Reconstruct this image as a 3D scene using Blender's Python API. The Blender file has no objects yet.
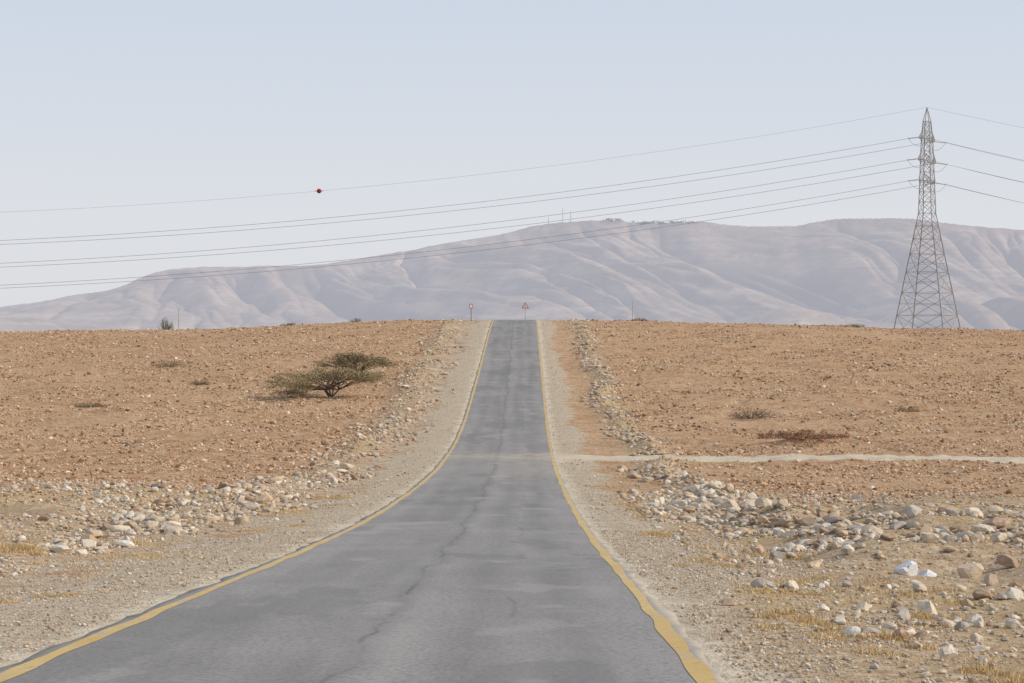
import bpy, bmesh, math, random
import numpy as np
from mathutils import Vector, Matrix
random.seed(7); rng=np.random.default_rng(7)
scene=bpy.context.scene
R=math.radians

# ---------------------------------------------------------------- noise
def vnoise(x,y,seed=0):
    x=np.asarray(x,float); y=np.asarray(y,float)
    xi=np.floor(x).astype(np.int64); yi=np.floor(y).astype(np.int64)
    fx=x-xi; fy=y-yi
    fx=fx*fx*(3-2*fx); fy=fy*fy*(3-2*fy)
    def h(a,b):
        v=(a*374761393+b*668265263+seed*974634777)&0xffffffff
        v=((v^(v>>13))*1274126177)&0xffffffff
        v=v^(v>>16)
        return v/4294967295.0
    a=h(xi,yi);b=h(xi+1,yi);c=h(xi,yi+1);d=h(xi+1,yi+1)
    return (a*(1-fx)+b*fx)*(1-fy)+(c*(1-fx)+d*fx)*fy
def fbm(x,y,seed=0,oct=4,gain=.5):
    s=0;a=1;t=0
    for i in range(oct):
        s=s+a*vnoise(x*2**i+i*17.3,y*2**i-i*9.1,seed+i); t+=a; a*=gain
    return s/t
def sstep(a,b,x):
    t=np.clip((x-a)/(b-a),0,1); return t*t*(3-2*t)

# ---------------------------------------------------------------- terrain (metres, camera eye = origin height 0)
PD=np.array([-120,-60,0,16,17,21.2,27.6,39.3,53,68,83,98,112,125,136,148,166,185,200,215,230,240,250,258,270,285,310,350,450,600,1000,3400,9000.])
PZ=np.array([4.2,1.1,-1.83,-2.58,-2.62,-2.82,-3.13,-3.70,-4.28,-4.74,-5.08,-5.27,-5.22,-4.95,-4.50,-3.78,-2.42,-.93,.33,1.62,2.88,3.68,4.42,4.92,5.40,5.70,5.80,5.5,3,-3,-14,-30,-30.])
def pchip(xk,yk):
    h=np.diff(xk);dl=np.diff(yk)/h
    m=np.zeros_like(yk);m[0]=dl[0];m[-1]=dl[-1]
    for i in range(1,len(xk)-1):
        if dl[i-1]*dl[i]>0:
            w1=2*h[i]+h[i-1];w2=h[i]+2*h[i-1]
            m[i]=(w1+w2)/(w1/dl[i-1]+w2/dl[i])
    def f(x):
        x=np.asarray(x,float)
        i=np.clip(np.searchsorted(xk,x)-1,0,len(h)-1)
        t=(x-xk[i])/h[i]
        return ((2*t**3-3*t**2+1)*yk[i]+(t**3-2*t**2+t)*h[i]*m[i]+(-2*t**3+3*t**2)*yk[i+1]+(t**3-t**2)*h[i]*m[i+1])
    return f
prof=pchip(PD,PZ)
def xstraight(d): return -1.4+0.0068*np.asarray(d,float)
def xc(d):
    d=np.asarray(d,float)
    e=np.clip(d-285,0,None)
    sh=np.where(e<90,e*e/400.,90*90/400.+(e-90)*.45)
    return xstraight(d)-sh
SX=np.array([-6000,-400,-150,-70,-43,-29,-15,0,17,33,53,70,150,400,6000.])
SZ=np.array([-10,-7,-3.2,-1.7,-1.3,-.6,-.05,0,-.1,-.5,-1.1,-1.4,-3,-6,-10.])
HW=3.05
def ground(x,y):
    x=np.asarray(x,float);y=np.asarray(y,float)
    u=x-xc(y); au=np.abs(u)
    z=prof(y)+np.interp(x,SX,SZ)*sstep(140,265,y)
    off=sstep(3.6,9,au)
    far=sstep(60,110,y)
    z=z+off*((fbm(x/9,y/9,3,3)-.5)*.5*sstep(8,25,au)+(fbm(x/2.2,y/2.2,5,3)-.5)*(.16+.16*far)+(fbm(x/.6,y/.6,9,2)-.5)*(.05+.13*far))
    z=z+sstep(3.3,4.2,au)*(fbm(x/.5,y/.5,11,2)-.5)*.03
    z=z-.10*sstep(3.8,6.5,au)
    wob=(vnoise(y/9,u*0+2,21)-.5)*1.6
    amp=(.08+.40*vnoise(y/2.3,np.sign(u)*3,23))*(.25+.75*vnoise(y/11,np.sign(u)*5,24))*1.2*sstep(45,75,y)*(1-.75*sstep(235,270,y))*(1-sstep(285,300,y))*(1-.9*np.exp(-((y-108.5)/4.5)**4)*(u>0))
    z=z+amp*np.exp(-((au-8.1-wob)/np.where(u<0,1.1,.75))**2)
    mL=sstep(-7.0,-9.5,u)*sstep(-24,-15,u)*sstep(20,30,y)*(1-sstep(66,82,y))
    z=z+mL*(fbm(x/2.6,y/3.2,31,3)-.28)*.95
    mR=sstep(5.5,8,u)*(1-sstep(17,24,u))*sstep(22,34,y)*(1-sstep(54,66,y))
    z=z+mR*(fbm(x/2.2,y/2.8,37,3)-.33)*1.1
    z=z+.45*np.exp(-((x-17.4)/2.2)**2-((y-120)/1.6)**2)*(.6+.8*vnoise(x/.9,y/.9,39))
    z=z-.05*(1-sstep(2.80,3.02,au)) +.004
    return z-.012

def new_mesh(name,verts,faces=None,smooth=True):
    me=bpy.data.meshes.new(name)
    verts=np.asarray(verts,dtype=np.float32)
    faces=np.asarray(faces,dtype=np.int32)
    n,k=faces.shape
    me.vertices.add(len(verts)); me.vertices.foreach_set('co',verts.ravel())
    me.loops.add(n*k); me.loops.foreach_set('vertex_index',faces.ravel())
    me.polygons.add(n)
    me.polygons.foreach_set('loop_start',np.arange(0,n*k,k,dtype=np.int32))
    me.polygons.foreach_set('use_smooth',np.full(n,smooth))
    me.update(calc_edges=True)
    ob=bpy.data.objects.new(name,me); scene.collection.objects.link(ob)
    return ob
def set_col(ob,arr,name='Col'):
    a=ob.data.color_attributes.new(name,'FLOAT_COLOR','POINT')
    full=np.ones((len(arr),4),np.float32); full[:,:arr.shape[1]]=arr
    a.data.foreach_set('color',full.ravel())
def grid_faces(nr,nc):
    i=np.arange(nr-1)[:,None]*nc+np.arange(nc-1)[None,:]
    return np.stack([i,i+1,i+nc+1,i+nc],-1).reshape(-1,4)

# ---------------------------------------------------------------- material helpers
class M:
    def __init__(s,name,rough=.9,spec=.2):
        s.m=bpy.data.materials.new(name); s.m.use_nodes=True
        s.t=s.m.node_tree; s.n=s.t.nodes
        s.b=s.n['Principled BSDF']; s.b.inputs['Roughness'].default_value=rough
        s.b.inputs['Specular IOR Level'].default_value=spec
        s.tc=s.n.new('ShaderNodeTexCoord')
    def l(s,a,b): s.t.links.new(a,b)
    def mapping(s,scale,src=None):
        mp=s.n.new('ShaderNodeMapping'); mp.inputs['Scale'].default_value=scale
        s.l(src or s.tc.outputs['Object'],mp.inputs['Vector']); return mp.outputs[0]
    def noise(s,scale,detail=4,vec=None,rough=.55,dist=0):
        n=s.n.new('ShaderNodeTexNoise'); n.inputs['Scale'].default_value=scale
        n.inputs['Detail'].default_value=detail; n.inputs['Roughness'].default_value=rough
        n.inputs['Distortion'].default_value=dist
        s.l(vec or s.tc.outputs['Object'],n.inputs['Vector']); return n.outputs['Fac']
    def voro(s,scale,vec=None,out='Distance'):
        n=s.n.new('ShaderNodeTexVoronoi'); n.inputs['Scale'].default_value=scale
        s.l(vec or s.tc.outputs['Object'],n.inputs['Vector']); return n.outputs[out]
    def ramp(s,f,a,b,lo=0.,hi=1.):
        n=s.n.new('ShaderNodeMapRange'); n.interpolation_type='SMOOTHSTEP'
        n.inputs['From Min'].default_value=a;n.inputs['From Max'].default_value=b
        n.inputs['To Min'].default_value=lo;n.inputs['To Max'].default_value=hi
        s.l(f,n.inputs['Value']); return n.outputs[0]
    def math(s,op,a,b=None):
        n=s.n.new('ShaderNodeMath'); n.operation=op
        for i,v in enumerate((a,b)):
            if v is None: continue
            if isinstance(v,(int,float)): n.inputs[i].default_value=v
            else: s.l(v,n.inputs[i])
        return n.outputs[0]
    def mix(s,f,a,b,mode='MIX'):
        n=s.n.new('ShaderNodeMix'); n.data_type='RGBA'; n.blend_type=mode
        for sock,v in ((n.inputs[0],f),(n.inputs[6],a),(n.inputs[7],b)):
            if isinstance(v,(int,float)): sock.default_value=v
            elif isinstance(v,tuple): sock.default_value=(*v,1)
            else: s.l(v,sock)
        return n.outputs[2]
    def attr(s,name='Col'):
        n=s.n.new('ShaderNodeAttribute'); n.attribute_name=name; return n
    def sep(s,col):
        n=s.n.new('ShaderNodeSeparateColor'); s.l(col,n.inputs[0]); return n.outputs
    def bump(s,h,strength=.5,dist=.02):
        n=s.n.new('ShaderNodeBump'); n.inputs['Strength'].default_value=strength
        n.inputs['Distance'].default_value=dist; s.l(h,n.inputs['Height'])
        s.l(n.outputs[0],s.b.inputs['Normal'])
    def color(s,c):
        if isinstance(c,tuple): s.b.inputs['Base Color'].default_value=(*c,1)
        else: s.l(c,s.b.inputs['Base Color'])
def simple(name,c,rough=.6,metal=0,var=.15):
    m=M(name,rough); m.b.inputs['Metallic'].default_value=metal
    f=m.noise(3,3)
    m.color(m.mix(f,tuple(v*(1-var) for v in c),tuple(min(1,v*(1+var)) for v in c)))
    return m.m

# ground material
g=M('desert_ground_mat',.95,.05)
A=g.sep(g.attr('mask').outputs['Color'])
big=g.noise(.06,3); streak=g.noise(1,3,g.mapping((.06,.3,1))); mid=g.noise(.9,5,rough=.7); fine=g.noise(5,3,rough=.75)
base=g.mix(g.ramp(big,.35,.65),(.47,.285,.158),(.55,.355,.21))
base=g.mix(g.ramp(streak,.42,.62,0,.55),base,(.42,.24,.127))
base=g.mix(g.ramp(mid,.42,.60,0,.7),base,(.60,.42,.265))
base=g.mix(g.ramp(mid,.34,.44,.5,0),base,(.32,.185,.10))
base=g.mix(g.ramp(fine,.38,.48,.65,0),base,(.28,.165,.09))
base=g.mix(g.ramp(fine,.55,.66,0,.8),base,(.69,.53,.37))
rub=g.mix(g.ramp(mid,.35,.65),(.54,.405,.26),(.44,.31,.19))
rub=g.mix(g.ramp(fine,.5,.66,0,.8),rub,(.68,.57,.43))
rub=g.mix(g.ramp(fine,.36,.46,.55,0),rub,(.30,.21,.13))
rub=g.mix(g.ramp(big,.46,.60,0,.5),rub,(.56,.41,.21))
shd=g.mix(g.ramp(mid,.35,.65),(.54,.43,.30),(.62,.51,.37))
ps=g.sep(g.voro(22,out='Color'))
shd=g.mix(g.ramp(ps[0],.0,1,0,.5),shd,(.70,.61,.48))
shd=g.mix(g.ramp(ps[1],.72,.8,0,.6),shd,(.29,.23,.17))
shd=g.mix(g.ramp(fine,.36,.48,.5,0),shd,(.32,.255,.185))
trk=g.mix(g.ramp(mid,.4,.6),(.64,.54,.40),(.71,.61,.47))
edge=g.ramp(mid,.2,.8,-.30,.30)
def m3(f): return g.ramp(g.math('ADD',f,edge),.30,.70)
c=g.mix(m3(A[2]),base,rub)
c=g.mix(m3(A[0]),c,shd)
c=g.mix(m3(A[1]),c,trk)
g.color(c)
g.bump(g.noise(3.5,5,rough=.78),1.0,.12)

# asphalt
a=M('asphalt_mat',.85,.25)
RA=a.sep(a.attr('rd').outputs['Color'])
lat=RA[0]
n1=a.noise(1,5,a.mapping((1.4,.10,1)),rough=.65); n2=a.noise(.3,5,rough=.6); n3=a.noise(18,4,rough=.8)
ac=a.mix(a.ramp(n1,.3,.7),(.255,.242,.23),(.335,.32,.30))
ac=a.mix(a.ramp(n2,.35,.7,0,.6),ac,(.215,.207,.20))
ac=a.mix(a.ramp(n3,.44,.60,0,.5),ac,(.44,.42,.395))
ac=a.mix(a.ramp(n3,.38,.47,.45,0),ac,(.15,.145,.14))
wt=a.n.new('ShaderNodeValToRGB'); cr=wt.color_ramp
pts=[(0,.25),(.12,.15),(.2,.8),(.3,.4),(.4,.75),(.47,.2),(.54,.10),(.63,.8),(.72,.35),(.8,.85),(.9,.15),(1,.1)]
while len(cr.elements)<len(pts): cr.elements.new(.5)
for e,(p,v) in zip(cr.elements,pts): e.position=p; e.color=(v,v,v,1)
latw=a.math('ADD',lat,a.ramp(a.noise(1,2,a.mapping((0,.03,0))),.3,.7,-.03,.03))
a.l(latw,wt.inputs[0])
ac=a.mix(a.math('MULTIPLY',a.math('MULTIPLY',wt.outputs[0],.75),a.ramp(a.noise(.12,3),.3,.7,.35,1)),ac,(.175,.17,.168))
sw=a.math('ADD',lat,a.ramp(a.noise(1,6,a.mapping((.0,.12,.0)),rough=.72),.2,.8,-.04,.04))
sd=a.math('ABSOLUTE',a.math('SUBTRACT',sw,.475))
sm=a.math('MULTIPLY',a.ramp(sd,.001,.008,1,0),a.ramp(a.noise(.5,4),.4,.6,.10,.62))
ac=a.mix(sm,ac,(.10,.098,.095))
sm2=a.ramp(sd,.0,.05,.32,0); ac=a.mix(sm2,ac,(.16,.156,.155))
sd2=a.math('ABSOLUTE',a.math('SUBTRACT',sw,.70))
ac=a.mix(a.math('MULTIPLY',a.ramp(sd2,.001,.007,1,0),a.ramp(a.noise(.15,3),.5,.6,0,.45)),ac,(.10,.098,.095))
pv=a.ramp(a.noise(1,4,a.mapping((.4,.10,1))),.56,.60,0,.42); ac=a.mix(pv,ac,(.18,.175,.172))
pv2=a.ramp(a.noise(1,4,a.mapping((.5,.16,7))),.58,.66,0,.4); ac=a.mix(pv2,ac,(.41,.385,.35))
du=a.math('MULTIPLY',RA[1],a.ramp(a.noise(1.1,5),.3,.6,.15,1)); ac=a.mix(du,ac,(.54,.46,.35))
a.color(ac)
a.bump(a.noise(45,3,rough=.7),.4,.01)

ym=M('yellow_paint_mat',.7,.3)
yn=ym.noise(2.2,6,rough=.7); yn2=ym.noise(.5,3)
yc=ym.mix(ym.ramp(yn2,.3,.7),(.60,.39,.12),(.64,.47,.20))
yc=ym.mix(ym.ramp(yn,.50,.62,0,.75),yc,(.48,.40,.29))
yc=ym.mix(ym.ramp(ym.noise(12,4),.57,.66,0,.6),yc,(.28,.26,.23))
ym.color(yc)

# ---------------------------------------------------------------- ground mesh
rows=np.concatenate([np.arange(-60,10,1.0),np.arange(10,80,.25),np.arange(80,160,.36),np.arange(160,300,.5)])
yy=[300.];st=.8
while yy[-1]<9500: yy.append(yy[-1]+st); st*=1.07
rows=np.concatenate([rows,yy])
cx=list(np.arange(0,2.6,.5))+[2.75,2.85,2.95,3.05,3.2]+list(np.arange(3.45,24,.24))
st=.26
while cx[-1]<9000: cx.append(cx[-1]+st); st*=1.025 if cx[-1]<80 else 1.10
cx=np.array(cx); cols=np.concatenate([-cx[:0:-1],cx])
Y,U=np.meshgrid(rows,cols,indexing='ij')
X=xstraight(np.clip(Y,None,300))+U
Z=ground(X,Y)
gob=new_mesh('ground',np.stack([X,Y,Z],-1).reshape(-1,3),grid_faces(len(rows),len(cols)))
u=X-xc(Y);au=np.abs(u)
shw=np.where(u<0,5.6,4.9)+ (vnoise(Y/6,u*0,51)-.5)*1.6 - 1.0*(1-sstep(15,40,Y))*(u>0)
sh=(1-sstep(-1.3,1.2,au-shw))
sh=np.maximum(sh,.55*(1-sstep(6,10,au))*(u<0))
tr=np.exp(-((Y-108.6-(X-3)*.012-.6*(vnoise(X/25,Y*0,61)-.5))/2.8)**4)*(u>2)*.95
tr=np.maximum(tr,np.exp(-((Y-108)/6.)**2-((u-3)/3.0)**2)*(u>2)*.75)
tr=np.maximum(tr,.6*(1-sstep(3.1,3.9,au)))
rb=np.maximum(sstep(5,8,au)*(1-sstep(16,26,au))*sstep(10,25,Y)*(1-sstep(66,84,Y)), .7*np.exp(-((au-8.2)/1.5)**2))
rb=np.maximum(rb, (u>0)*(au<14)*(Y<70)*.8)
set_col(gob,np.stack([sh,tr,rb],-1).reshape(-1,3),'mask')
gob.data.materials.append(g.m)

# ---------------------------------------------------------------- road
def strip(name,l0,l1,zoff,skirt=False,y1=700,jit=0):
    ys=np.concatenate([np.arange(-60,300,.5),np.arange(300,y1,2.)])
    ls=[l0,l0+.14]+list(np.linspace(l0+.4,l1-.4,7))+[l1-.14,l1]
    if not skirt: ls=list(np.linspace(l0,l1,3))
    zz=prof(ys); cc=xc(ys)
    L=([l0-.02]+ls+[l1+.02]) if skirt else ls
    arr=[];C=[]; last=len(L)-1
    for i,l in enumerate(L):
        ll=l
        if jit: ll=l+(vnoise(ys/1.3,ys*0+i,71)-.5)*jit
        if skirt and i in(0,1): ll=l+(fbm(ys/.8,ys*0+1,75,3)-.5)*.20
        if skirt and i in(last-1,last): ll=l+(fbm(ys/.8,ys*0+9,75,3)-.5)*.20
        z=zz+zoff-(.09 if skirt and i in(0,last) else 0)
        z=z+np.interp(cc+ll,SX,SZ)*sstep(140,265,ys)
        arr.append(np.stack([cc+ll,ys,z],-1))
        if skirt:
            la=np.full_like(ys,(l+HW)/(2*HW))
            dust=np.exp(-((ys-108.5)/3.5)**2)*.42+.28*np.exp(-((ys-102)/16)**2)*((l>0)*.6+.3)+ .85*(abs(l)>3.0)+.12*(abs(l)>2.7)
            C.append(np.stack([la,dust,la*0],-1))
    P=np.stack(arr,1)
    ob=new_mesh(name,P.reshape(-1,3),grid_faces(len(ys),len(L)))
    if skirt: set_col(ob,np.clip(np.stack(C,1).reshape(-1,3),0,1),'rd')
    return ob
road=strip('road',-HW,HW,0,True); road.data.materials.append(a.m)
for sgn in(-1,1):
    l=sgn*2.86
    o=strip('road_edge_line',l-.08,l+.08,.005,jit=.06); o.data.materials.append(ym.m)

# ---------------------------------------------------------------- stones
def templates(sub,n,cuts):
    bm=bmesh.new(); bmesh.ops.create_icosphere(bm,subdivisions=sub,radius=1)
    v0=np.array([v.co[:] for v in bm.verts]); f=np.array([[v.index for v in fc.verts] for fc in bm.faces]); bm.free()
    T=[]
    for k in range(n):
        v=v0*(1+rng.normal(0,.08,(len(v0),1)) )
        for c in range(cuts):
            nr=rng.normal(size=3); nr/=np.linalg.norm(nr); cc=rng.uniform(.5,.85)
            d=np.clip(v@nr-cc,0,None); v=v-d[:,None]*nr
        T.append(v)
    return np.array(T),f
T1=templates(1,24,3); T2=templates(2,24,8); T3=templates(3,16,13)
def stones(name,x,y,s,col,T,mat,sink=.25,flat=.65,smooth=False):
    tv,tf=T; N=len(x)
    k=rng.integers(0,len(tv),N); v=tv[k]
    sc=np.stack([rng.uniform(.75,1.35,N),rng.uniform(.65,1.1,N),rng.uniform(.75,1.15,N)*flat],-1)
    v=v*sc[:,None,:]
    tl=rng.normal(0,.22,N); c,sn=np.cos(tl)[:,None],np.sin(tl)[:,None]
    v=np.stack([v[...,0]*c-v[...,2]*sn,v[...,1],v[...,0]*sn+v[...,2]*c],-1)
    an=rng.uniform(0,6.28,N); c,sn=np.cos(an)[:,None],np.sin(an)[:,None]
    v=np.stack([v[...,0]*c-v[...,1]*sn,v[...,0]*sn+v[...,1]*c,v[...,2]],-1)
    v=v*(s*.5)[:,None,None]
    z=ground(x,y)+s*.5*flat*(1-2*sink)
    v=v+np.stack([x,y,z],-1)[:,None,:]
    F=(tf[None]+(np.arange(N)*tv.shape[1])[:,None,None]).reshape(-1,3)
    ob=new_mesh(name,v.reshape(-1,3),F,smooth=smooth)
    set_col(ob,np.repeat(col,tv.shape[1],0))
    ob.data.materials.append(mat); return ob
sm_=M('stone_mat',.9,.15)
sc_=sm_.attr().outputs['Color']
nz=sm_.noise(8,4,rough=.7)
c=sm_.mix(sm_.ramp(nz,.4,.7,.0,.4),sc_,(.60,.52,.42))
c=sm_.mix(sm_.ramp(nz,.36,.48,.4,0),c,(.30,.22,.15))
sm_.color(c); sm_.bump(sm_.noise(14,4,rough=.7),.6,.03)
STONE=sm_.m
fs=M('field_stone_mat',.9,.05); fs.color(fs.attr().outputs['Color']); FST=fs.m
pal_pale=np.array([(.70,.61,.49),(.63,.53,.40),(.56,.43,.30),(.73,.68,.59),(.49,.35,.225),(.46,.405,.35),(.37,.255,.165)])
pal_des=np.array([(.61,.43,.28),(.48,.30,.18),(.37,.215,.125),(.66,.50,.35),(.74,.62,.48),(.25,.15,.09),(.54,.355,.22)])
def pick(p,N,w=None):
    c=p[rng.choice(len(p),N,p=w)]*rng.uniform(.82,1.12,(N,1)); return np.clip(c,0,.78)
def noclear(x,y):
    u=x-xc(y)
    return ~((u>0)&(np.abs(y-108.6-(x-3)*.012)<2.7)) & (np.abs(u)>3.15)
def sized(N,a,b,p=2.6):
    return a*(1-rng.random(N)*(1-(b/a)**(-p)))**(-1/p)
N=12000
y=48+237*rng.random(N)**1.05; sg=rng.choice([-1,1],N)
x=xc(y)+sg*(8.1+(vnoise(y/9,y*0+2,21)-.5)*1.6+rng.normal(0,1,N)*np.where(sg<0,1.15,.75))
k=(vnoise(y/3,sg*5+y*0,81)>.25)&noclear(x,y); x,y=x[k],y[k]
stones('stone_windrow',x,y,sized(len(x),.11,.62,2.2),pick(pal_pale,len(x),[.12,.16,.2,.06,.2,.12,.14]),T2,STONE)
def field(N,xl,xh,yl,yh,seed,thr,sc=2.5):
    y=rng.uniform(yl,yh,N); u=rng.uniform(xl,xh,N); x=xc(y)+u
    n=fbm(x/sc,y/sc,seed,3)
    k=(n>thr+rng.normal(0,.05,N))&noclear(x,y); return x[k],y[k]
x,y=field(24000,-20,-6.8,26,84,91,.44)
stones('rubble',x,y,sized(len(x),.06,.42,2.5),pick(pal_pale,len(x)),T2,STONE)
x,y=field(12000,4.6,18,16,76,95,.48)
stones('rubble',x,y,sized(len(x),.05,.42,2.3),pick(pal_pale,len(x)),T2,STONE)
x,y=field(9500,6.0,15,37,54,97,.42)
stones('rubble',x,y,sized(len(x),.07,.5,2.2),pick(pal_pale,len(x),[.12,.14,.18,.08,.17,.18,.13]),T2,STONE)
x,y=field(4000,4.8,9,54,76,98,.44)
stones('rubble',x,y,sized(len(x),.08,.46,2.3),pick(pal_pale,len(x),[.14,.15,.2,.07,.19,.12,.13]),T2,STONE)
x,y=field(22000,-20,-3.2,14,75,99,.38,1.5)
stones('gravel',x,y,sized(len(x),.02,.10,2.4),pick(pal_pale,len(x)),T1,STONE,.15)
x,y=field(30000,3.2,18,13,75,101,.40,1.5)
stones('gravel',x,y,sized(len(x),.02,.10,2.4),pick(pal_pale,len(x)),T1,STONE,.15)
for a_,b_ in((3.15,6.),(-8.,-3.15)):
    x,y=field(20000,a_,b_,13,48,105,.36,1.1)
    stones('gravel',x,y,sized(len(x),.015,.07,2.4),pick(pal_pale,len(x)),T1,STONE,.15)
x,y=field(18000,-7.5,7.5,60,285,103,.35,1.5)
stones('gravel',x,y,sized(len(x),.04,.17,2.5),pick(pal_pale,len(x)),T1,STONE,.2)
N=210000
y=60+225*rng.random(N)**.85; x=y*rng.uniform(-.30,.30,N)
k=(np.abs(x-xc(y))>8.4)&noclear(x,y)&(fbm(x/5,y/4,107,3)+rng.normal(0,.10,N)>.46); x,y=x[k],y[k]
stones('desert_stones',x,y,sized(len(x),.09,.46,2.8)*(.7+.3*sstep(60,160,y)),pick(pal_des,len(x)),T1,FST,.2)

B=[(6.6,60,.80,(.66,.56,.44)),(7.2,31.5,.55,(.64,.52,.38)),(6.1,31.0,.46,(.70,.72,.76)),(6.65,31.9,.42,(.70,.72,.77)),
(3.95,18.2,.24,(.66,.59,.49)),(4.2,17.9,.17,(.64,.56,.45)),(2.62,24.3,.20,(.48,.35,.25)),(3.95,20.4,.20,(.42,.26,.17)),
(-8.0,96,.7,(.66,.6,.5)),(-13,73,.62,(.16,.12,.10)),(-23,119,.45,(.035,.03,.03)),(-15.7,73,.5,(.30,.14,.09)),
(6.7,49,.5,(.55,.44,.33)),(5.3,64,.55,(.68,.61,.5)),(5.7,62,.5,(.66,.57,.46)),(9.4,47,.55,(.55,.5,.45)),(10.6,44,.55,(.44,.31,.23)),
(7.9,45,.55,(.52,.46,.39)),(-9.4,45,.42,(.6,.46,.32)),(8.2,33,.42,(.40,.28,.2)),(6.3,54,.5,(.44,.27,.19)),(7.4,58,.5,(.66,.58,.47)),(4.9,66,.45,(.7,.63,.53)),
(5.6,27.5,.32,(.6,.5,.39)),(6.4,25.6,.3,(.68,.6,.5)),(5.2,22.3,.2,(.66,.6,.52)),(7.5,36,.42,(.66,.56,.44)),(4.7,20.3,.19,(.6,.5,.4)),(6.9,28.8,.34,(.52,.4,.3)),(5.9,36.5,.3,(.62,.52,.4))]
for bx,by,bs,bc in B:
    stones('boulder',np.array([bx]),np.array([by]),np.array([bs*.95]),np.array([bc]),T3,STONE,.2,.72,False)

# ---------------------------------------------------------------- dry grass
def blades(name,cx_,cy_,rad,hgt,n,mat,spread=.8,w=.006):
    V=[];C=[]
    for x0,y0,r,h,m in zip(cx_,cy_,rad,hgt,n):
        a_=rng.uniform(0,6.28,m); rr=r*np.sqrt(rng.random(m))
        bx=x0+rr*np.cos(a_); by=y0+rr*np.sin(a_)
        hh_=h*rng.uniform(.4,1,m)*(1-.5*rr/r)
        la=rng.uniform(0,6.28,m); le=hh_*spread*rng.random(m)*1.6
        bz=ground(bx,by)-.02
        wa=rng.uniform(0,6.28,m); ww=w*(1+h*2)
        p0=np.stack([bx-ww*np.cos(wa),by-ww*np.sin(wa),bz],-1)
        p1=np.stack([bx+ww*np.cos(wa),by+ww*np.sin(wa),bz],-1)
        p2=np.stack([bx+le*np.cos(la),by+le*np.sin(la),bz+hh_],-1)
        V.append(np.stack([p0,p1,p2],1).reshape(-1,3))
        cc=np.array([(.62,.45,.22),(.70,.54,.31),(.54,.37,.17)])[rng.integers(0,3,m)]*rng.uniform(.8,1.15,(m,1))
        C.append(np.repeat(cc,3,0))
    V=np.concatenate(V);C=np.concatenate(C)
    ob=new_mesh(name,V,np.arange(len(V)).reshape(-1,3),smooth=False); set_col(ob,C); ob.data.materials.append(mat); return ob
gm=M('dry_grass_mat',.8,.1); gm.color(gm.attr().outputs['Color'])
xs=[];ys_=[];rs=[];hs=[];ns=[]
def tuft(x,y,r,h,n): xs.append(x);ys_.append(y);rs.append(r);hs.append(h);ns.append(n)
for (x,y,r,h) in [(-9.3,37,.5,.3),(-5.9,26.5,.35,.12),(-6.6,25,.35,.15),(-7.2,39,.6,.12),(-8.2,43,.6,.15),(2.8,21.5,.4,.14),(3.3,22.6,.3,.14),
 (4.1,29,.6,.14),(3.5,27,.4,.14),(3.3,19.6,.5,.14),(4.0,16.9,.3,.2),(4.35,17.2,.3,.2),(3.6,20.6,.4,.14),(2.9,34,.4,.16),(3.7,36,.5,.14),(3.2,47,.5,.2),
 (4.0,62,.7,.24),(4.6,70,.8,.24),(5.2,74,.8,.24),(3.9,56,.5,.2),(-6.6,60,.8,.2),(-7.0,70,.9,.2),(-6.2,50,.6,.16),(5.0,23.5,.4,.16),(5.8,27,.5,.16),(5.0,38,.5,.16)]:
    if abs(x-float(xc(y)))<4.3: x=float(xc(y))+4.5
    for k in range(6):
        tx=x+random.gauss(0,r*.7); ty=y+random.gauss(0,r*1.6)
        if abs(tx-float(xc(ty)))>3.7: tuft(tx,ty,r*.5,h*random.uniform(.5,1.1),int(330*r+50))
for k in range(1500):
    y=random.uniform(16,100); u_=random.choice([-1,1,1])*random.uniform(4.4,15)
    if u_<0 and y<30: u_=-random.uniform(5.5,12)
    x=float(xc(y))+u_
    if vnoise(np.array([x/3]),np.array([y/4]),131)[0]<.45: continue
    tuft(x,y,random.uniform(.12,.5),random.uniform(.05,.17),60)
blades('dry_grass',xs,ys_,rs,hs,ns,gm.m)

# ---------------------------------------------------------------- trees and shrubs
bark=simple('bark_mat',(.18,.14,.105),.9,var=.3)
lf=M('acacia_leaf_mat',.8,.1); lf.color(lf.attr().outputs['Color'])
class Tubes:
    def __init__(s): s.V=[];s.F=[];s.n=0
    def seg(s,p,q,r0,r1,k=5):
        p=Vector(p);q=Vector(q);d=(q-p)
        if d.length<1e-6: return
        d.normalize(); a_=d.orthogonal().normalized(); b_=d.cross(a_)
        for c_,r in((p,r0),(q,r1)):
            for i in range(k):
                t=2*math.pi*i/k; s.V.append((c_+a_*math.cos(t)*r+b_*math.sin(t)*r)[:])
        for i in range(k):
            j=(i+1)%k; s.F.append((s.n+i,s.n+j,s.n+k+j,s.n+k+i))
        s.n+=2*k
    def obj(s,name,mat,smooth=True):
        o=new_mesh(name,np.array(s.V),np.array(s.F),smooth=smooth); o.data.materials.append(mat); return o
def empty(name,loc):
    e=bpy.data.objects.new(name,None); e.location=loc; e.empty_display_size=.5; scene.collection.objects.link(e); return e
def leafcloud(name,cent,col,size,mat):
    N=len(cent)
    d1=rng.normal(size=(N,3)); d1/=np.linalg.norm(d1,axis=1)[:,None]
    d2=rng.normal(size=(N,3)); d2/=np.linalg.norm(d2,axis=1)[:,None]
    s=size*rng.uniform(.6,1.4,(N,1))
    V=np.stack([cent-d1*s*.5,cent+d2*s*.45,cent+d1*s*.5,cent-d2*s*.45],1).reshape(-1,3)
    o=new_mesh(name,V,np.arange(N*4).reshape(-1,4),smooth=False); set_col(o,np.repeat(col,4,0)); o.data.materials.append(mat); return o
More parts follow.
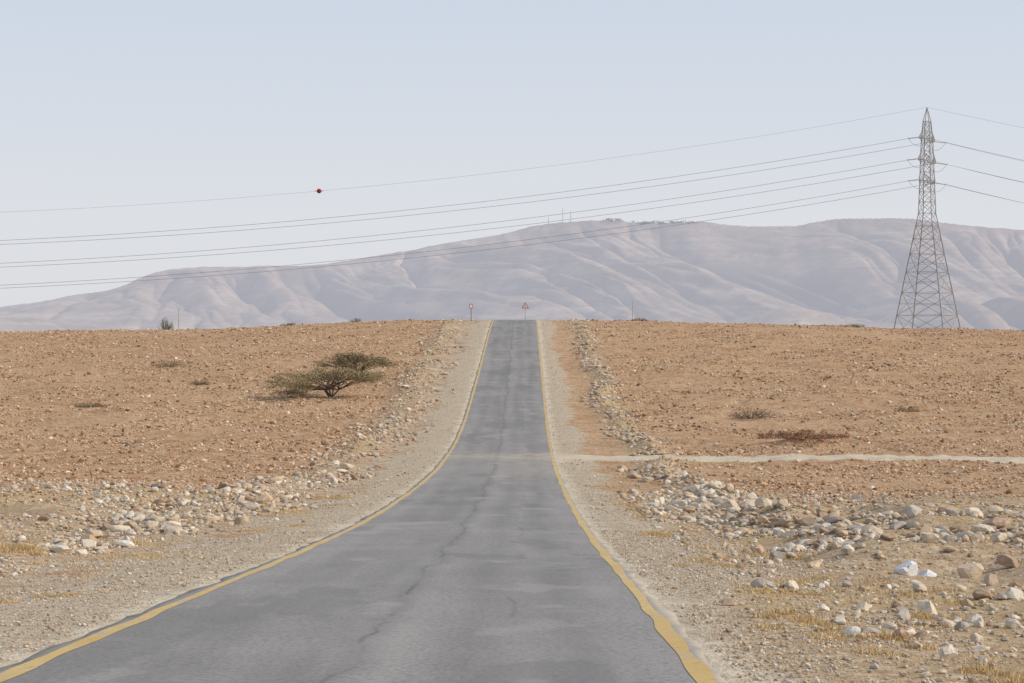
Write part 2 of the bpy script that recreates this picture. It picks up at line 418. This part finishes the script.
def acacia(x,y,w,h,seed,lean=-.3,nclump=60,leaves=70,dome=0.,sz=.10,lcol=(.215,.175,.105)):
    rnd=random.Random(seed); z0=float(ground(x,y))
    e=empty('acacia_tree',(x,y,z0)); T=Tubes(); tips=[]
    def target():
        a_=rnd.uniform(0,6.28); r_=math.sqrt(rnd.random())
        X_=math.cos(a_)*r_*w*.5+lean*w*.18*r_; Y_=math.sin(a_)*r_*w*.42
        top=h*(1-.30*r_**2.2)
        lowf=dome*max(0,.25-math.cos(a_))*r_
        return Vector((X_,Y_,top*(1-rnd.random()*(.22+.75*min(1,lowf)))))
    for m in range(5):
        a_=m*1.26+rnd.uniform(-.4,.4)
        base_=Vector((rnd.uniform(-.12,.12),rnd.uniform(-.12,.12),-.15)); q=Vector((math.cos(a_)*w*.07,math.sin(a_)*w*.07,h*.25))
        T.seg(base_,q,.08,.06)
        for b in range(12):
            t_=target()
            if (t_.x*math.cos(a_)+t_.y*math.sin(a_))<-w*.1: t_=target()
            m1=q.lerp(t_,.45)+Vector((rnd.uniform(-.2,.2),rnd.uniform(-.2,.2),h*.06))
            T.seg(q,m1,.04,.027); T.seg(m1,t_,.027,.012,4)
            for c_ in range(4):
                t2=t_+Vector((rnd.gauss(0,w*.05),rnd.gauss(0,w*.05),rnd.gauss(0,h*.05)))
                T.seg(m1.lerp(t_,rnd.uniform(.3,.8)),t2,.016,.007,3); tips.append(t2)
            tips.append(t_)
    tr_=T.obj('trunk_and_limbs',bark); tr_.parent=e
    cen=[];col=[]
    for i in range(nclump):
        t=tips[rnd.randrange(len(tips))]
        c0=np.array([t.x,t.y,t.z]); r_=rnd.uniform(.5,1.5)
        k=rng.normal(0,1,(leaves,3))*np.array([w*.042,w*.042,h*.05])*r_
        cen.append(c0+k); b=rnd.uniform(.65,1.35)
        cc=np.array(lcol)*b*rng.uniform(.75,1.25,(leaves,1)); col.append(cc)
    C_=np.concatenate(cen); C_[:,2]=np.maximum(C_[:,2],.02)
    o=leafcloud('foliage',C_,np.concatenate(col),sz,lf.m); o.parent=e
    return e
acacia(-14.5,160,9.4,2.3,3,lean=-.4,nclump=230,leaves=70,dome=1.4,lcol=(.34,.275,.16))
acacia(-14.1,177,6.9,2.15,5,lean=.2,nclump=150,leaves=70,dome=.3,lcol=(.25,.205,.12))
sm2m=M('shrub_mat',.85,.1); sm2m.color(sm2m.attr().outputs['Color'])
def shrub(x,y,w,h,col,n=700,name='desert_shrub'):
    z0=float(ground(x,y)); e=empty(name,(x,y,z0)); T=Tubes()
    for i in range(60):
        a_=random.uniform(0,6.28); r_=w*.5*math.sqrt(random.random()); z_=h*random.uniform(.3,1.)*(1-.6*(r_/(w*.5))**2)
        T.seg((math.cos(a_)*r_*.3,math.sin(a_)*r_*.2,-.03),(math.cos(a_)*r_*.7,math.sin(a_)*r_*.5,z_*.6),.018,.014,3)
        T.seg((math.cos(a_)*r_*.7,math.sin(a_)*r_*.5,z_*.6),(math.cos(a_)*r_,math.sin(a_)*r_*.8,z_),.014,.006,3)
    s=T.obj('stems',bark); s.parent=e
    m=max(8,int(w*9)); cs=[];cl=[]
    for i in range(m):
        a_=random.uniform(0,6.28); r_=math.sqrt(random.random())
        c0=np.array([math.cos(a_)*r_*w*.5,math.sin(a_)*r_*w*.35,h*random.uniform(.1,.75)*(1-.6*r_*r_)])
        k=n//m; cs.append(c0+rng.normal(0,1,(k,3))*np.array([w*.05,w*.05,h*.14])*random.uniform(.5,1.5))
        cl.append(np.array(col)*random.uniform(.65,1.4)*rng.uniform(.8,1.2,(k,1)))
    c_=np.concatenate(cs); c_[:,2]=np.maximum(c_[:,2],.0)
    o=leafcloud('foliage',c_,np.concatenate(cl),.09,sm2m.m); o.parent=e
ol=(.32,.25,.15); br=(.30,.19,.12); gr=(.13,.16,.085)
for s in [(-33,192,3.6,.9,ol),(-27,174,2.0,.5,ol),(-32.6,154,2.8,.5,ol),(17,143,3.8,.95,(.32,.245,.16)),(29,147,2.4,.6,(.38,.27,.16)),
  (-30,268,2.6,.7,br),(-21.5,275,2.4,.9,ol),(17.8,278,2.4,.6,ol),(46.5,272,3,.7,ol)]:
    shrub(*s)
shrub(-52,300,2.4,2.0,gr,1700)
shrub(17.4,120,5.4,.6,(.35,.19,.115),2900,'brushwood_heap')

# ---------------------------------------------------------------- pylon
steel=M('galvanised_steel_mat',.6,.4); steel.b.inputs['Metallic'].default_value=.1
steel.color(steel.mix(steel.noise(1.2,4),(.27,.27,.27),(.42,.42,.42)))
def pylon(x,y,H,rot,name='electricity_pylon'):
    z0=float(ground(x,y))-.3
    e=empty(name,(x,y,z0)); e.rotation_euler=(0,0,rot)
    T=Tubes()
    lev=[0,4.6,8.6,12.2,15.4,18.1,20.4,22.6,24.6,26.4,28.1,29.9,31.7,33.6,35.5,37.2,38.8]
    lev=[v*H/41.3 for v in lev]
    def hw(z):
        t=z/H*41.3
        return float(np.interp(t,[0,22.6,35.5,38.8,41.3],[4.95,1.2,.8,.55,.05]))
    def cor(z): w=hw(z); return [Vector((sx*w,sy*w,z)) for sx,sy in((-1,-1),(1,-1),(1,1),(-1,1))]
    for i in range(len(lev)-1):
        A_=cor(lev[i]);B_=cor(lev[i+1]); lw=.12 if i<6 else .09; bw=.055 if i<6 else .045
        for k in range(4):
            j=(k+1)%4
            T.seg(A_[k],B_[k],lw,lw,4)
            T.seg(A_[k],B_[j],bw,bw,4);T.seg(A_[j],B_[k],bw,bw,4)
            T.seg(B_[k],B_[j],bw,bw,4)
            if i<4:
                mid=(A_[k]+B_[k]+A_[j]+B_[j])/4
                T.seg((A_[k]+B_[k])/2,mid,bw*.7,bw*.7,4);T.seg((A_[j]+B_[j])/2,mid,bw*.7,bw*.7,4)
    top=Vector((0,0,H))
    for p in cor(lev[-1]): T.seg(p,top,.08,.06,4)
    arms=[]
    for za in (35.5,31.7,28.1):
        za=za*H/41.3
        for s in(-1,1):
            L=4.8 if za>H*.73 and za<H*.80 else 4.3
            tip=Vector((0,s*L,za+.1))
            w=hw(za); w2=hw(za+1.7)
            for sx in(-1,1):
                b=Vector((sx*w,s*w,za)); t=Vector((sx*w2,s*w2,za+1.7))
                T.seg(b,tip,.07,.06,4);T.seg(t,tip,.06,.05,4)
                for f in(.33,.66):
                    T.seg(b.lerp(tip,f),t.lerp(tip,f),.035,.035,4)
                    T.seg(b.lerp(tip,f),t.lerp(tip,max(0,f-.33)),.035,.035,4)
            for f in(.0,.33,.66):
                T.seg(Vector((-w,s*w,za)).lerp(tip,f),Vector((w,s*w,za)).lerp(tip,f),.035,.035,4)
            arms.append(tip)
    o=T.obj('lattice',steel.m,False); o.parent=e
    mw=Matrix.Translation((x,y,z0))@Matrix.Rotation(rot,4,'Z')
    Fo=Tubes()
    for p in cor(0): Fo.seg(p+Vector((0,0,-.3)),p+Vector((0,0,.55)),.5,.4,8)
    f=Fo.obj('footings',simple('concrete_mat',(.35,.33,.3))); f.parent=e
    return mw@top,[mw@t for t in arms],e
P0=(75.2,362); PL=(-352,322); PR=(395,250)
zt=45.8
H0=zt-(float(ground(*P0))-.3)
t0,a0,e0=pylon(*P0,H0,R(-32))
tL,aL,eL=pylon(*PL,H0+1,R(-6))
tR,aR,eR=pylon(*PR,H0-6,R(-14))
wire=simple('conductor_mat',(.24,.24,.25),.5)
glass=simple('insulator_mat',(.24,.21,.20),.3)
pl=empty('power_lines',(0,0,0))
def catenary(p,q,sag,rad,name,n=60):
    cu=bpy.data.curves.new(name,'CURVE'); cu.dimensions='3D'; sp=cu.splines.new('POLY'); sp.points.add(n)
    for i in range(n+1):
        t=i/n; v=p.lerp(q,t); v.z-=4*sag*t*(1-t); sp.points[i].co=(*v,1)
    cu.bevel_depth=rad; cu.bevel_resolution=1
    o=bpy.data.objects.new(name,cu); scene.collection.objects.link(o); cu.materials.append(wire); o.parent=pl
catenary(t0,tL,20,.018,'earth_wire'); catenary(t0,tR,20,.018,'earth_wire')
ins=Tubes()
for i in range(6):
    for (aa,sag) in((aL,19.2),(aR,21.5)):
        d=(aa[i]-a0[i]).normalized(); d.z-=.12
        for k in range(9):
            c_=a0[i]+d*(.2+k*.2); ins.seg(c_,c_+d*.09,.13,.05,8)
        st_=a0[i]+d*2.0
        ins.seg(a0[i],st_,.025,.025,4)
        catenary(st_,aa[i],sag,.034 if aa is aL else .026,'conductor')
    s0=a0[i]+(aL[i]-a0[i]).normalized()*2; s1=a0[i]+(aR[i]-a0[i]).normalized()*2
    catenary(s0,s1,1.6,.03,'jumper',12)
io=ins.obj('insulators',glass); io.parent=pl
tt=.2555; v=t0.lerp(tL,tt); v.z-=4*20*tt*(1-tt)
bm=bmesh.new(); bmesh.ops.create_uvsphere(bm,u_segments=24,v_segments=16,radius=.42)
r_=bmesh.ops.create_cone(bm,cap_ends=True,segments=24,radius1=.46,radius2=.46,depth=.06)
for s in(-1,1):
    rr_=bmesh.ops.create_cone(bm,cap_ends=True,segments=10,radius1=.07,radius2=.05,depth=.35)
    bmesh.ops.rotate(bm,verts=rr_['verts'],matrix=Matrix.Rotation(R(90),3,'Y')); bmesh.ops.translate(bm,verts=rr_['verts'],vec=(s*.55,0,0))
me=bpy.data.meshes.new('aircraft_warning_ball'); bm.to_mesh(me); bm.free()
o=bpy.data.objects.new('aircraft_warning_ball',me); o.location=v; scene.collection.objects.link(o); me.materials.append(simple('red_paint_mat',(.30,.03,.03),.5))

# ---------------------------------------------------------------- road signs and poles
white=simple('white_paint_mat',(.78,.77,.74),.5,var=.04); red=simple('sign_red_mat',(.45,.11,.06),.5); black=simple('black_mat',(.03,.03,.03))
def tri(name,s,yoff,mat,th=.012):
    p=[(-s/2,0,-s*.289),(s/2,0,-s*.289),(0,0,s*.577)]
    V=[(a_,yoff,c_) for a_,_,c_ in p]+[(a_,yoff+th,c_) for a_,_,c_ in p]
    me=bpy.data.meshes.new(name); me.from_pydata(V,[],[(0,1,2),(5,4,3),(0,3,4,1),(1,4,5,2),(2,5,3,0)]); me.update()
    o=bpy.data.objects.new(name,me); scene.collection.objects.link(o); me.materials.append(mat); return o
def warning_sign(x,y,h):
    z0=float(ground(x,y)); e=empty('warning_sign',(x,y,z0))
    T=Tubes(); T.seg((0,0.03,-.2),(0,0.03,h),.04,.04,10); p=T.obj('post',steel.m); p.parent=e
    a_=tri('border_plate',1.15,-.02,red); a_.parent=e; a_.location=(0,0,h-.4)
    b_=tri('face_plate',.72,-.026,white); b_.parent=e; b_.location=(0,0,h-.4)
    T=Tubes(); T.seg((0,-.032,h-.52),(0,-.032,h-.24),.03,.04,6); s=T.obj('symbol',black); s.parent=e
warning_sign(2.1,316,3.1)
def marker_post(x,y,h,name='marker_post',plate=True,r=.05):
    z0=float(ground(x,y)); e=empty(name,(x,y,z0)); T=Tubes(); T.seg((0,0,-.2),(0,0,h),r,r*.8,10); p=T.obj('post',simple('dark_post_mat',(.12,.11,.10)) if plate else steel.m); p.parent=e
    if plate:
        for nm,w_,h_,yo,mt in(('plate',.50,.66,-r-.012,red),('plate_face',.36,.50,-r-.024,white)):
            bm=bmesh.new(); bmesh.ops.create_cube(bm,size=1); bmesh.ops.scale(bm,vec=(w_,.012,h_),verts=bm.verts)
            bmesh.ops.bevel(bm,geom=[ed for ed in bm.edges if abs(ed.verts[0].co.y-ed.verts[1].co.y)>.01],offset=.06,segments=3,affect='EDGES')
            me=bpy.data.meshes.new(nm); bm.to_mesh(me); bm.free(); o=bpy.data.objects.new(nm,me); o.location=(0,yo,h-.3); scene.collection.objects.link(o); o.parent=e; me.materials.append(mt)
marker_post(-5.7,279,2.25)
marker_post(17.6,292,3.2,'utility_post',False,.045)
marker_post(-50,300,3.4,'utility_post',False,.05)

# ---------------------------------------------------------------- mountains
SPX=np.array([-2600,-1500,-900,-400,-150,0,60,120,150,175,230,300,370,410,440,500,540,565,600,650,700,730,760,790,820,850,900,950,1024,1150,1400,2000,3000,3800])
SPY=np.array([330,318,325,316,318,307,298,287,274,269,266,265,257,250,244,234,225,221,220,223,221,224,226,226,221,218,218,223,229,240,228,262,280,300.])
px=np.concatenate([np.linspace(-2600,-120,160,endpoint=False),np.linspace(-120,1150,800,endpoint=False),np.linspace(1150,3700,160)])
na,nr=len(px),420; ua=(px-512)/2000.
rr=np.concatenate([np.linspace(3450,7200,380,endpoint=False),np.linspace(7200,9200,40)])
U_,D_=np.meshgrid(ua,rr,indexing='xy')
Xm=U_*D_; Ym=D_
sil=pchip(SPX,SPY)(px)+ (fbm(px/38,px*0,201,4)-.5)*3
Rr=6700+900*(fbm(px/420,px*0,203,2)-.5)
Htop=((360-sil)/2000.*Rr)[None,:]+30
t=(D_-3450)/(Rr[None,:]-3450)
tb=np.clip(t,0,1)
base=.40*tb**.9+.60*sstep(.15,1.0,tb)
base=np.where(t>1,1-(t-1)*1.1,base)
wx=Xm+700*(fbm(Xm/1500,Ym/2200,211,3)-.5)+ (Ym-5500)*.22
wf=90*(fbm(Xm/240,Ym/420,212,3)-.5)
def vall(x_,y_,seed,k=3.):
    n=np.abs(2*vnoise(x_,y_,seed)-1)
    return np.clip(n*1.6,0,1)**.75
v1=vall((wx+wf)/640,Ym/7000,213); v2=vall((wx+wf*1.3)/230+3+Ym/2600,Ym/3600,219)
v3=vall((wx+wf)/95+7-Ym/1300,Ym/1700,220); v4=vall((wx+wf*.8)/42+Ym/420,Ym/600,222)
env=np.sin(np.pi*tb**1.15)**.7
carve=.54*(1-v1)*env+.26*(1-v2)*env**.8*(.4+.6*v1)+.12*(1-v3)*env**.5+.045*(1-v4)*env**.4
h=Htop*base*(1-np.clip(carve,0,.85))
fh=np.interp(px,[-2600,-300,0,40,110,180,300,420,640,720,800,860,930,1024,1200,3700],[30,45,50,46,30,18,30,38,36,52,58,50,58,62,50,40])/2000.*4300
hf=(fh+28)[None,:]*np.exp(-((D_-4350-350*(fbm(Xm/900,Xm*0,223,2)-.5))/420)**2)*(.50+.35*v2+.2*v3)
h=np.maximum(h,hf)-30
h+=(fbm(Xm/60,Ym/90,231,4)-.5)*16*np.clip(1-tb*.8,0.15,1)
h[0,:]=-45
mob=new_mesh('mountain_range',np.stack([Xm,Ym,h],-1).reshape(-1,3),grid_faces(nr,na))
hz=np.clip(.55+.10*(D_-4000)/3000-.03*(h/400),0,.95)  # painted haze amount per vertex: more with distance, slightly less with height
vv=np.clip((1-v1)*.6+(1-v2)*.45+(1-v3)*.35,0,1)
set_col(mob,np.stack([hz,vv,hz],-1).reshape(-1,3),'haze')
mm=M('mountain_mat',1,.0)
HA=mm.sep(mm.attr('haze').outputs['Color'])
n1=mm.noise(.004,6,rough=.65); n2=mm.noise(1,5,mm.mapping((.001,.001,.045)),rough=.6)
mc=mm.mix(mm.ramp(n1,.38,.62),(.38,.285,.205),(.57,.45,.335))
mc=mm.mix(mm.ramp(n2,.44,.56,0,.5),mc,(.29,.215,.16))
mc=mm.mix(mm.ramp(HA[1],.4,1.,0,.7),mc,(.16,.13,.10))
mc=mm.mix(mm.ramp(mm.noise(.02,5,rough=.75),.50,.62,0,.5),mc,(.20,.165,.12))
mm.color(mc)
em=mm.n.new('ShaderNodeEmission'); em.inputs['Color'].default_value=(.565,.585,.68,1); em.inputs['Strength'].default_value=1.0  # aerial haze painted as a surface glow over the rock; no air volume
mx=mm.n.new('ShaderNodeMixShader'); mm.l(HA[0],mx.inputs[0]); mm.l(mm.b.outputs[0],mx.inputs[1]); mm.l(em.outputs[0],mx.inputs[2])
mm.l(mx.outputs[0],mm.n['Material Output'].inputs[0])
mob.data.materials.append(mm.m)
def ridge_at(p):
    i=int(np.argmin(np.abs(px-p))); ang=h[:,i]/rr; j=int(np.argmax(ang)); return Xm[j,i],Ym[j,i],h[j,i]
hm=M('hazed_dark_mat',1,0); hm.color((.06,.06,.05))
e2=hm.n.new('ShaderNodeEmission'); e2.inputs['Color'].default_value=(.46,.47,.54,1)  # constant glow paints distance haze onto the ridge trees and masts
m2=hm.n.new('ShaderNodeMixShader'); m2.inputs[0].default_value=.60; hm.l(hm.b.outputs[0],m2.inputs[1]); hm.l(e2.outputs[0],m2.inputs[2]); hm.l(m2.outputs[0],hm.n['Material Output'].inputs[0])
V=[]
for p in list(rng.uniform(604,632,12))+list(rng.uniform(632,665,18))+list(rng.uniform(668,692,10)):
    x_,y_,z_=ridge_at(p); x_+=rng.normal(0,6); y_-=rng.uniform(0,30)
    c0=np.array([x_,y_,z_+rng.uniform(-3,4)]); V.append(c0+rng.normal(0,1,(26,3))*np.array([5,5,2.2]))
V=np.concatenate(V)
tl_=leafcloud('distant_tree_line',V,np.full((len(V),3),.05),4,hm.m)
def mast(p,H_):
    x_,y_,z_=ridge_at(p); e=empty('radio_mast',(x_,y_,z_-3)); T=Tubes()
    for k in range(3):
        a_=k*2.094; T.seg((math.cos(a_)*2,math.sin(a_)*2,0),(math.cos(a_)*.6,math.sin(a_)*.6,H_),.4,.3,4)
    for i in range(8):
        z=H_*i/8; z2=H_*(i+1)/8
        for k in range(3):
            a_=k*2.094;b_=(k+1)*2.094; r0=2-1.4*i/8;r1_=2-1.4*(i+1)/8
            T.seg((math.cos(a_)*r0,math.sin(a_)*r0,z),(math.cos(b_)*r1_,math.sin(b_)*r1_,z2),.2,.2,4)
    o=T.obj('lattice',hm.m); o.parent=e
mast(549,26); mast(562,52); mast(570,40)

# ---------------------------------------------------------------- light, sky, camera
EL,AZ=R(34),R(104)
s=Vector((math.cos(EL)*math.sin(AZ),math.cos(EL)*math.cos(AZ),math.sin(EL)))
L=bpy.data.lights.new('sun','SUN'); L.energy=3.3; L.angle=R(.6); L.color=(1,.89,.75)
lo=bpy.data.objects.new('sun',L); lo.rotation_euler=s.to_track_quat('Z','Y').to_euler(); scene.collection.objects.link(lo)
w=bpy.data.worlds.new('World'); scene.world=w; w.use_nodes=True
nt=w.node_tree; bg=nt.nodes['Background']
sk=nt.nodes.new('ShaderNodeTexSky'); sk.sky_type='NISHITA'; sk.sun_disc=False; sk.sun_elevation=EL; sk.sun_rotation=AZ
sk.air_density=1.0; sk.dust_density=2.5; sk.ozone_density=2.0; sk.altitude=300
tc=nt.nodes.new('ShaderNodeTexCoord'); sx=nt.nodes.new('ShaderNodeSeparateXYZ'); nt.links.new(tc.outputs['Generated'],sx.inputs[0])
rp=nt.nodes.new('ShaderNodeValToRGB'); nt.links.new(sx.outputs['Z'],rp.inputs[0]); cr=rp.color_ramp
hz_pts=[(0,(.73,.735,.765)),(.07,(.73,.745,.785)),(.17,(.63,.69,.785)),(.45,(.42,.49,.60)),(1,(.28,.35,.48))]
while len(cr.elements)<len(hz_pts): cr.elements.new(.5)
for e_,(p,c_) in zip(cr.elements,hz_pts): e_.position=p; e_.color=(*c_,1)
vm=nt.nodes.new('ShaderNodeVectorMath'); vm.operation='SCALE'; vm.inputs['Scale'].default_value=10.5; nt.links.new(rp.outputs[0],vm.inputs[0])
mxn=nt.nodes.new('ShaderNodeMix'); mxn.data_type='RGBA'; mxn.inputs[0].default_value=.90
nt.links.new(sk.outputs[0],mxn.inputs[6]); nt.links.new(vm.outputs[0],mxn.inputs[7])
nt.links.new(mxn.outputs[2],bg.inputs['Color'])
bg.inputs['Strength'].default_value=.10
cam=bpy.data.cameras.new('camera'); cam.lens=2000*36/1024; cam.sensor_width=36; cam.clip_start=.1; cam.clip_end=30000
co=bpy.data.objects.new('camera',cam); co.location=(0,0,0); co.rotation_euler=(R(90+.53),0,0); scene.collection.objects.link(co); scene.camera=co
scene.view_settings.view_transform='Standard'; scene.view_settings.look='None'; scene.view_settings.exposure=0
